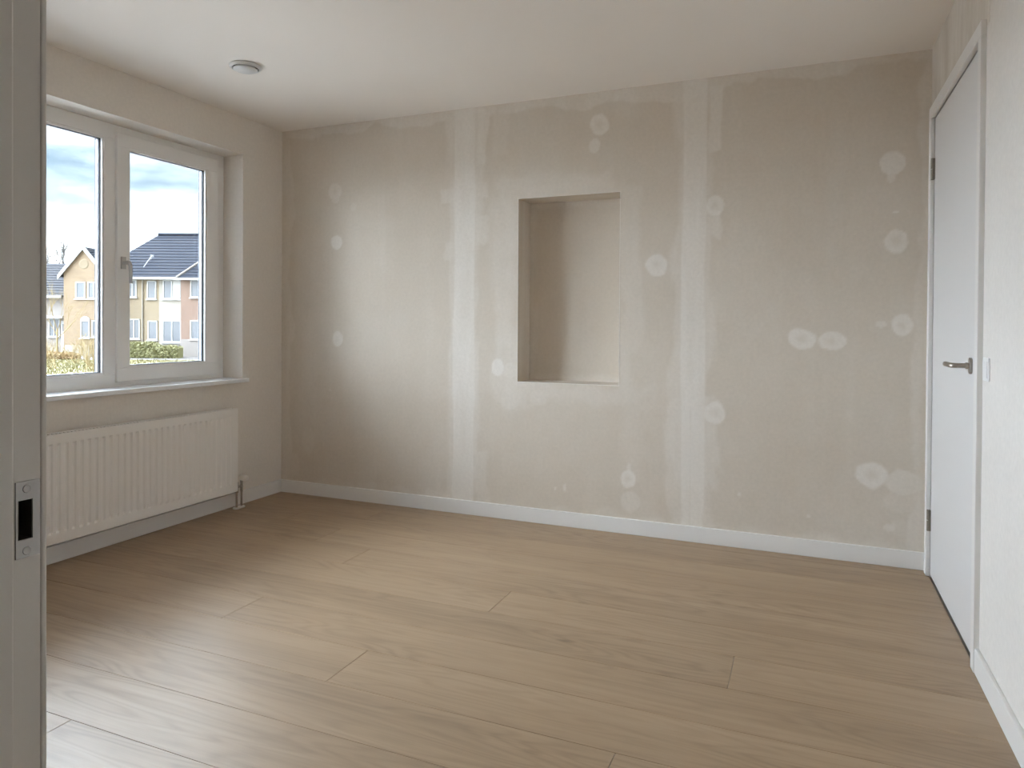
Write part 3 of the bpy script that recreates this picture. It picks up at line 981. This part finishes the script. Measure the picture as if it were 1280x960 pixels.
# ------------------------------------------------------------------ ceiling ventilation valve
vc = (0.705, -1.10, H)
vent = empty('ventilation_valve', vc)
tag(vent, 'round white ventilation valve on the ceiling near the window', 'air vent')
MB().lathe([(0.080, 0.0), (0.084, -0.004), (0.083, -0.010), (0.076, -0.016), (0.069, -0.017), (0.066, -0.013), (0.064, 0.0)], vc, 'z', 64).build('rim', 'vent_white', vent, smooth=True)
MB().lathe([(0.0, -0.001), (0.064, -0.001)], vc, 'z', 48).build('throat', 'black_hole', vent)
MB().lathe([(0.0, -0.012), (0.056, -0.012), (0.061, -0.017), (0.0615, -0.022), (0.056, -0.026), (0.0, -0.028)], vc, 'z', 64).build('disc', 'vent_white', vent, smooth=True)

# ------------------------------------------------------------------ outside: street and houses about 45 m away
CAMXY = Vector((3.4875, -4.0175, 0))
def spot(u, d, z=-1.0):
    """place outdoors: u metres along the street, d metres away from the house"""
    p = CAMXY + Vector((c_, s_, 0)) * u + Vector((-s_, c_, 0)) * d
    return (p.x, p.y, z)
GZ = -1.0
struct(MB().box(-160, -0.42, -60, 160, GZ - 0.5, GZ).build('ground', 'paving'), 'pale street paving outside')

struct(MB().box(-15, -0.42, -14, 12, GZ - 0.2, GZ + 0.02).build('ground_bounce', 'bounce_pale'), 'added unseen pale slab bouncing daylight in through the window')  # unseen paving added outside to brighten the ceiling by bounced daylight

def local_root(name, u, d):
    o = empty(name, spot(u, d, GZ), YAW)
    o['_local'] = 1
    return o
def part(mb, name, mat, root, **k):
    return mb.build(name, mat, root, **k)

def roof_slab(mb, a, b, c, d, courses=16, t=0.10):
    """stepped tile courses between eave a-b and ridge d-c"""
    a, b, c, d = map(Vector, (a, b, c, d))
    nrm = (b - a).cross(d - a).normalized()
    if nrm.z < 0:
        nrm = -nrm
    for i in range(courses):
        t0, t1 = i / courses, (i + 1) / courses
        p0, p1 = a.lerp(d, t0), b.lerp(c, t0)
        q0, q1 = a.lerp(d, t1), b.lerp(c, t1)
        lift, low = nrm * 0.03, nrm * 0.0
        pts = [p0 + lift, p1 + lift, q1 + low, q0 + low]
        n = len(mb.v)
        mb.v += [tuple(p) for p in pts] + [tuple(p - nrm * t) for p in pts]
        mb.f += [(n, n + 1, n + 2, n + 3), (n + 7, n + 6, n + 5, n + 4), (n, n + 4, n + 5, n + 1), (n + 1, n + 5, n + 6, n + 2), (n + 2, n + 6, n + 7, n + 3), (n + 3, n + 7, n + 4, n)]

def house_window(root, x0, x1, z0, z1, y=0.0, panes=1, sill=True, curtain=False, arch=False):
    fw = 0.075
    mb = MB()
    mb.box(x0, x1, y - 0.05, y + 0.04, z0, z0 + fw)
    mb.box(x0, x1, y - 0.05, y + 0.04, z1 - fw, z1)
    mb.box(x0, x0 + fw, y - 0.05, y + 0.04, z0, z1)
    mb.box(x1 - fw, x1, y - 0.05, y + 0.04, z0, z1)
    for i in range(1, panes):
        xm = x0 + (x1 - x0) * i / panes
        mb.box(xm - fw / 2, xm + fw / 2, y - 0.05, y + 0.04, z0, z1)
    if arch:
        k = 10
        pts = [(x1, y - 0.05, z1)] + [((x0 + x1) / 2 + (x1 - x0) / 2 * math.cos(math.pi * i / k), y - 0.05, z1 + 0.25 * math.sin(math.pi * i / k)) for i in range(1, k)] + [(x0, y - 0.05, z1)]
        mb.prism(pts, (0, 0.08, 0))
    f = part(mb, 'window', 'trim_white', root)
    if sill:
        s = MB().box(x0 - 0.06, x1 + 0.06, y - 0.12, y, z0 - 0.07, z0)
        part(s, 'window_ledge', 'trim_white', root)
    wpane = (x1 - x0) / panes
    for i in range(panes):
        g = MB().box(x0 + wpane * i + fw / 2, x0 + wpane * (i + 1) - fw / 2, y - 0.012, y - 0.004, z0 + fw, z1 - fw)
        o = g.build('pane', 'curtain' if (curtain and i == panes - 1) else 'house_pane', None)
        o.parent = f
    return f

SA = 47 / 872.04                      # metres per picture pixel at the terrace
def build_terrace():
    r = local_root('terraced_house', -25.0, 47.0)
    tag(r, 'cream brick house with a blue-grey hipped roof behind the hedge', 'house')
    X = lambda px: (px - 640) * SA + 25.0
    Zl = lambda py: 1.213 + (404 - py) * SA + 1.0
    part(MB().box(-3.1, X(199), 0, 8, 0, 5.25), 'wall', 'brick_cream', r)
    part(MB().box(X(199), X(229), -0.02, 8, 0, 5.25), 'wall', 'render_white', r)
    part(MB().box(X(229), 3.6, 0, 8, 0, 5.25), 'wall', 'brick_cream', r)
    mb = MB()
    roof_slab(mb, (-3.5, -0.4, 5.25), (7.5, -0.4, 5.25), (7.5, 4, 8.62), (-0.85, 4, 8.62), 15)
    part(mb, 'roof', 'roof_slate', r)
    mb = MB()
    roof_slab(mb, (-3.5, 8.4, 5.25), (-3.5, -0.4, 5.25), (-0.85, 4, 8.62), (-0.85, 4.0, 8.62), 15)
    part(mb, 'roof', 'roof_slate', r)
    part(MB().tube([(-0.85, 4, 8.68), (7.5, 4, 8.68)], 0.11, 8), 'ridge', 'roof_slate', r)
    part(MB().box(-1.4, 3.2, -0.50, -0.36, 5.13, 5.28), 'gutter', 'trim_white', r)
    part(MB().tube([(X(229), -0.06, 0), (X(229), -0.06, 5.15)], 0.05, 8), 'downpipe', 'trim_white', r)
    part(MB().tube([(X(178.5), -0.06, 0), (X(178.5), -0.06, 5.15)], 0.04, 8), 'downpipe', 'render_white', r)
    W_ = lambda a, b, c, d, **k: house_window(r, X(a), X(b), Zl(d), Zl(c), **k)
    W_(160, 171, 350, 372, panes=2)
    W_(184, 195.5, 351, 374)
    W_(204, 226, 350, 374, y=-0.02, panes=2, curtain=True)
    W_(160, 175, 399, 424, panes=2)
    W_(185, 197, 401, 425)
    W_(203.5, 227, 400.5, 428, y=-0.02, panes=2)
    # cross roof running back from the gabled front
    xa, zr, xe, zl = -3.27, 7.22, -1.30, 5.25
    mb = MB()
    roof_slab(mb, (xe, 0.0, zl), (xe, 5.4, zl), (xa, 5.4, zr), (xa, 0.0, zr), 12)
    roof_slab(mb, (2 * xa - xe, 0.0, zl), (2 * xa - xe, 5.4, zl), (xa, 5.4, zr), (xa, 0.0, zr), 12)
    part(mb, 'cross_roof', 'roof_slate', r)
    # aerial in front of the roof valley
    mb = MB()
    mb.tube([(X(171), 0.3, 5.6), (X(178.5), 1.2, 6.9)], 0.02, 6)
    mb.tube([(X(176), 1.2, 6.95), (X(181), 1.2, 6.75)], 0.018, 6)
    mb.tube([(X(176.5), 1.2, 6.6), (X(180.5), 1.2, 6.95)], 0.018, 6)
    part(mb, 'aerial', 'trim_white', r)
    # brick wing on the right with its own hipped roof
    ox, oy = X(229.5), -0.4
    part(MB().box(ox, ox + 4.4, oy, 0.0, 0, 5.3), 'wing_wall', 'brick_pink', r)
    A, B = (ox - 0.15, oy - 0.35, 5.2), (ox + 4.55, oy - 0.35, 5.2)
    P1, P2 = (ox + 2.2, 2.4, 8.0), (ox + 2.2, 4.6, 8.0)
    mb = MB()
    roof_slab(mb, A, B, P1, P1, 13)
    part(mb, 'wing_roof', 'roof_slate', r)
    mb = MB()
    roof_slab(mb, (ox - 0.15, 4.6, 5.2), A, P1, P2, 13)
    part(mb, 'wing_roof', 'roof_slate', r)
    part(MB().tube([Vector(A) + Vector((0, 0, 0.06)), Vector(P1) + Vector((0, 0, 0.06))], 0.07, 8), 'hip_ridge', 'brick_grey', r)
    part(MB().box(ox - 0.2, ox + 4.6, oy - 0.48, oy - 0.34, 5.08, 5.22), 'gutter', 'trim_white', r)
    part(MB().box(ox - 0.02, ox + 4.42, oy - 0.03, oy, 0, 1.15), 'plinth', 'brick_grey', r)
    W_(241.5, 256, 350, 372, y=oy)
    W_(241.5, 256, 400, 424, y=oy)
build_terrace()

def build_gable():
    S = 46 / 872.04
    r = local_root('gabled_house', (104 - 640) * S, 46.0)
    tag(r, 'buff brick house front with a steep white-edged gable', 'house')
    X = lambda px: (px - 104) * S
    Zl = lambda py: 1.213 + (404 - py) * S + 1.0
    ze, za = Zl(341), Zl(311)
    xl, xr = X(79.5), X(130)
    part(MB().box(xl, xr, 0, 0.95, 0, ze), 'wall', 'brick_buff', r)
    xa = (xl + xr) / 2
    part(MB().prism([(xl, 0, ze), (xr, 0, ze), (xa, 0, za)], (0, 0.3, 0)), 'gable', 'brick_buff', r)
    zo = (za - ze) / (xr - xa) * 0.30
    for sgn in (-1, 1):
        ex = xl - 0.30 if sgn < 0 else xr + 0.30
        mb = MB()
        roof_slab(mb, (ex, -0.10, ze - zo + 0.08), (ex, 0.95, ze - zo + 0.08), (xa, 0.95, za + 0.10), (xa, -0.10, za + 0.10), 12)
        part(mb, 'roof', 'roof_slate', r)
        part(MB().prism([(ex, -0.18, ze - zo - 0.12), (ex, -0.18, ze - zo + 0.17), (xa, -0.18, za + 0.22), (xa, -0.18, za - 0.10)], (0, 0.08, 0)), 'bargeboard', 'trim_white', r)
    mb = MB()
    mb.lathe([(0.0, -0.03), (0.26, -0.03), (0.34, 0.0)], (xa, 0, Zl(331)), 'y', 24)
    part(mb, 'gable_roundel', 'brick_cream', r)
    W_ = lambda a, b, c, d, **k: house_window(r, X(a), X(b), Zl(d), Zl(c), **k)
    W_(94.5, 107, 353, 374)
    W_(109.5, 125, 353, 374, panes=2)
    W_(101, 112.5, 401, 423, arch=True)
    W_(115, 126, 401, 422)
    # low front wall and steps, painted white
    part(MB().box(X(92), X(124), -0.9, -0.7, 0, 0.75), 'garden_wall', 'render_white', r)
build_gable()

def build_low():
    S = 49 / 872.04
    r = local_root('cottage', (60 - 640) * S, 49.0)
    tag(r, 'low house with a grey roof and white porch, left of the gable', 'house')
    X = lambda px: (px - 60) * S
    Zl = lambda py: 1.213 + (404 - py) * S + 1.0
    ze = Zl(371)
    part(MB().box(X(15), X(80), 0, 7, 0, ze), 'wall', 'brick_grey', r)
    mb = MB()
    roof_slab(mb, (X(12), -0.4, ze), (X(84), -0.4, ze), (X(84), 3.8, Zl(331) + 0.35), (X(12), 3.8, Zl(331) + 0.35), 13)
    part(mb, 'roof', 'roof_grey', r)
    part(MB().box(X(12), X(82), -0.52, -0.38, ze - 0.14, ze + 0.02), 'gutter', 'trim_white', r)
    house_window(r, X(61), X(75), Zl(422), Zl(399), panes=2)
    d = part(MB().box(X(77), X(86), -0.08, 0, 0.15, Zl(402)), 'front_door', 'trim_white', r)
    g = MB().box(X(79), X(84), -0.10, -0.08, Zl(415), Zl(406)).build('pane', 'house_pane', None)
    g.parent = d
    part(MB().box(X(56), X(88), -0.9, 0, Zl(399), Zl(396)), 'porch_roof', 'trim_white', r)
    part(MB().box(X(50), X(90), -1.6, -1.45, 0, 0.55), 'garden_wall', 'render_white', r)
build_low()

# leafy hedges: a thing each, built from many small leaf quads round a core
def hedge(name, u0, u1, d, h, w, n, leaf, mat, seed, label, cat='hedge'):
    rg = random.Random(seed)
    r = local_root(name, (u0 + u1) / 2, d)
    hw = (u1 - u0) / 2
    mb = MB()
    for i in range(n):
        x = rg.uniform(-hw, hw)
        top = h * (0.82 + 0.14 * math.sin(x * 1.7 + seed) + 0.06 * math.sin(x * 5.1))
        if rg.random() < 0.5:
            p = Vector((x, rg.uniform(-w, w), top + rg.uniform(-0.12, 0.06)))
        else:
            p = Vector((x, -w + rg.uniform(-0.08, 0.08), rg.uniform(0, top)))
        a = Vector((rg.uniform(-1, 1), rg.uniform(-1, 1), rg.uniform(-1, 1))).normalized()
        b = a.orthogonal().normalized()
        s = leaf * rg.uniform(0.6, 1.3)
        mb.poly([p - a * s, p + b * s * 0.55, p + a * s, p - b * s * 0.55])
    part(mb, 'foliage', mat, r)
    core = MB()
    k = 14
    for i in range(k):
        xa, xb = -hw + 2 * hw * i / k, -hw + 2 * hw * (i + 1) / k
        xm = (xa + xb) / 2
        core.box(xa, xb, -w * 0.8, w * 0.8, 0, h * (0.74 + 0.14 * math.sin(xm * 1.7 + seed)))
    part(core, 'branches', mat, r)
    tag(r, label, cat)
hedge('hedge', -25.3, -21.0, 44.2, 1.0, 0.45, 5200, 0.075, 'hedge_leaf', 2, 'clipped green hedge in front of the cream brick house')
hedge('beech_hedge', -30.6, -26.2, 42.2, 0.42, 0.25, 3000, 0.06, 'beech_leaf', 7, 'low russet beech hedge seen through the left window pane')
MBg = MB()
rg = random.Random(11)
for i in range(16000):
    u, d = rg.uniform(-30, -14), rg.uniform(28.0, 41.2)
    p = Vector(spot(u, d, GZ))
    a = Vector((rg.uniform(-1, 1), rg.uniform(-1, 1), 0)).normalized()
    hh = rg.uniform(0.05, 0.14)
    MBg.poly([p - a * 0.025, p + a * 0.025, p + Vector((rg.uniform(-.05, .05), rg.uniform(-.05, .05), hh))])
pts = [Vector(spot(-30, 28, GZ + 0.004)), Vector(spot(-14, 28, GZ + 0.004)), Vector(spot(-14, 41.2, GZ + 0.004)), Vector(spot(-30, 41.2, GZ + 0.004))]
MBg.prism(pts, (0, 0, 0.02))
tag(MBg.build('lawn', 'grass'), 'yellowish winter grass verge before the houses', 'grass', kind='stuff')

def branches(mb, p, d, ln, r, depth, rg, spread=0.6, kids=(2, 4), up=0.15):
    q = p + d * ln
    mid = p.lerp(q, 0.5) + Vector((rg.uniform(-1, 1), rg.uniform(-1, 1), 0)) * ln * 0.06
    mb.tube([p, mid, q], [r, r * 0.8, r * 0.6], 4, cap=False)
    if depth == 0:
        return
    for i in range(rg.randint(*kids)):
        nd = (d + Vector((rg.uniform(-1, 1), rg.uniform(-1, 1), rg.uniform(-0.5, 0.8))) * spread + Vector((0, 0, up))).normalized()
        branches(mb, p.lerp(q, rg.uniform(0.45, 1.0)), nd, ln * rg.uniform(0.62, 0.85), r * 0.6, depth - 1, rg, spread, kids, up)

def bare_tree(name, u, d, h, mat, seed, label, cat, depth=5, spread=0.6, kids=(2, 4), stems=1, r0=None):
    rg = random.Random(seed)
    r = local_root(name, u, d)
    if stems == 1:
        t = MB()
        r0 = r0 or h * 0.022
        t.tube([(0, 0, -0.05), (0.03, 0, h * 0.18), (0, 0.05, h * 0.36)], [r0 * 1.3, r0, r0 * 0.85], 8)
        part(t, 'trunk', mat, r)
        mb = MB()
        for i in range(4):
            dd = Vector((rg.uniform(-1, 1), rg.uniform(-1, 1), 1.4)).normalized()
            branches(mb, Vector((0, 0.05, h * (0.24 + 0.04 * i))), dd, h * 0.24, r0 * 0.55, depth, rg, spread, kids)
        part(mb, 'branches', mat, r)
    else:
        mb = MB()
        for i in range(stems):
            dd = Vector((rg.uniform(-1, 1), rg.uniform(-1, 1), 1.5)).normalized()
            branches(mb, Vector((rg.uniform(-.3, .3), rg.uniform(-.3, .3), 0)), dd, h * 0.42, r0 or 0.018, depth, rg, spread, kids)
        part(mb, 'branches', mat, r)
    tag(r, label, cat)
bare_tree('bare_tree', -37.5, 60.0, 10.5, 'twig_grey', 4, 'leafless grey tree rising behind the low roof', 'tree', 5)
bare_tree('bare_shrub', -21.7, 33.0, 1.5, 'twig_gold', 9, 'bare golden-twigged shrub by the left jamb of the window view', 'shrub', 3, 0.7, (2, 4), 7)
bare_tree('bare_shrub', -23.6, 38.0, 1.3, 'twig_gold', 12, 'bare golden-twigged shrub in the middle of the left pane', 'shrub', 3, 0.7, (2, 4), 7)
bare_tree('bare_shrub', -18.4, 30.6, 1.9, 'twig_gold', 15, 'taller bare golden shrub nearest the window mullion', 'shrub', 3, 0.7, (2, 4), 8)
bare_tree('young_tree', -28.2, 43.2, 5.0, 'twig_gold', 23, 'slender pale young tree before the low house at far left', 'tree', 4, 0.55, (2, 3), 1, 0.05)
for o in list(bpy.data.objects):
    if '_local' in o:
        del o['_local']
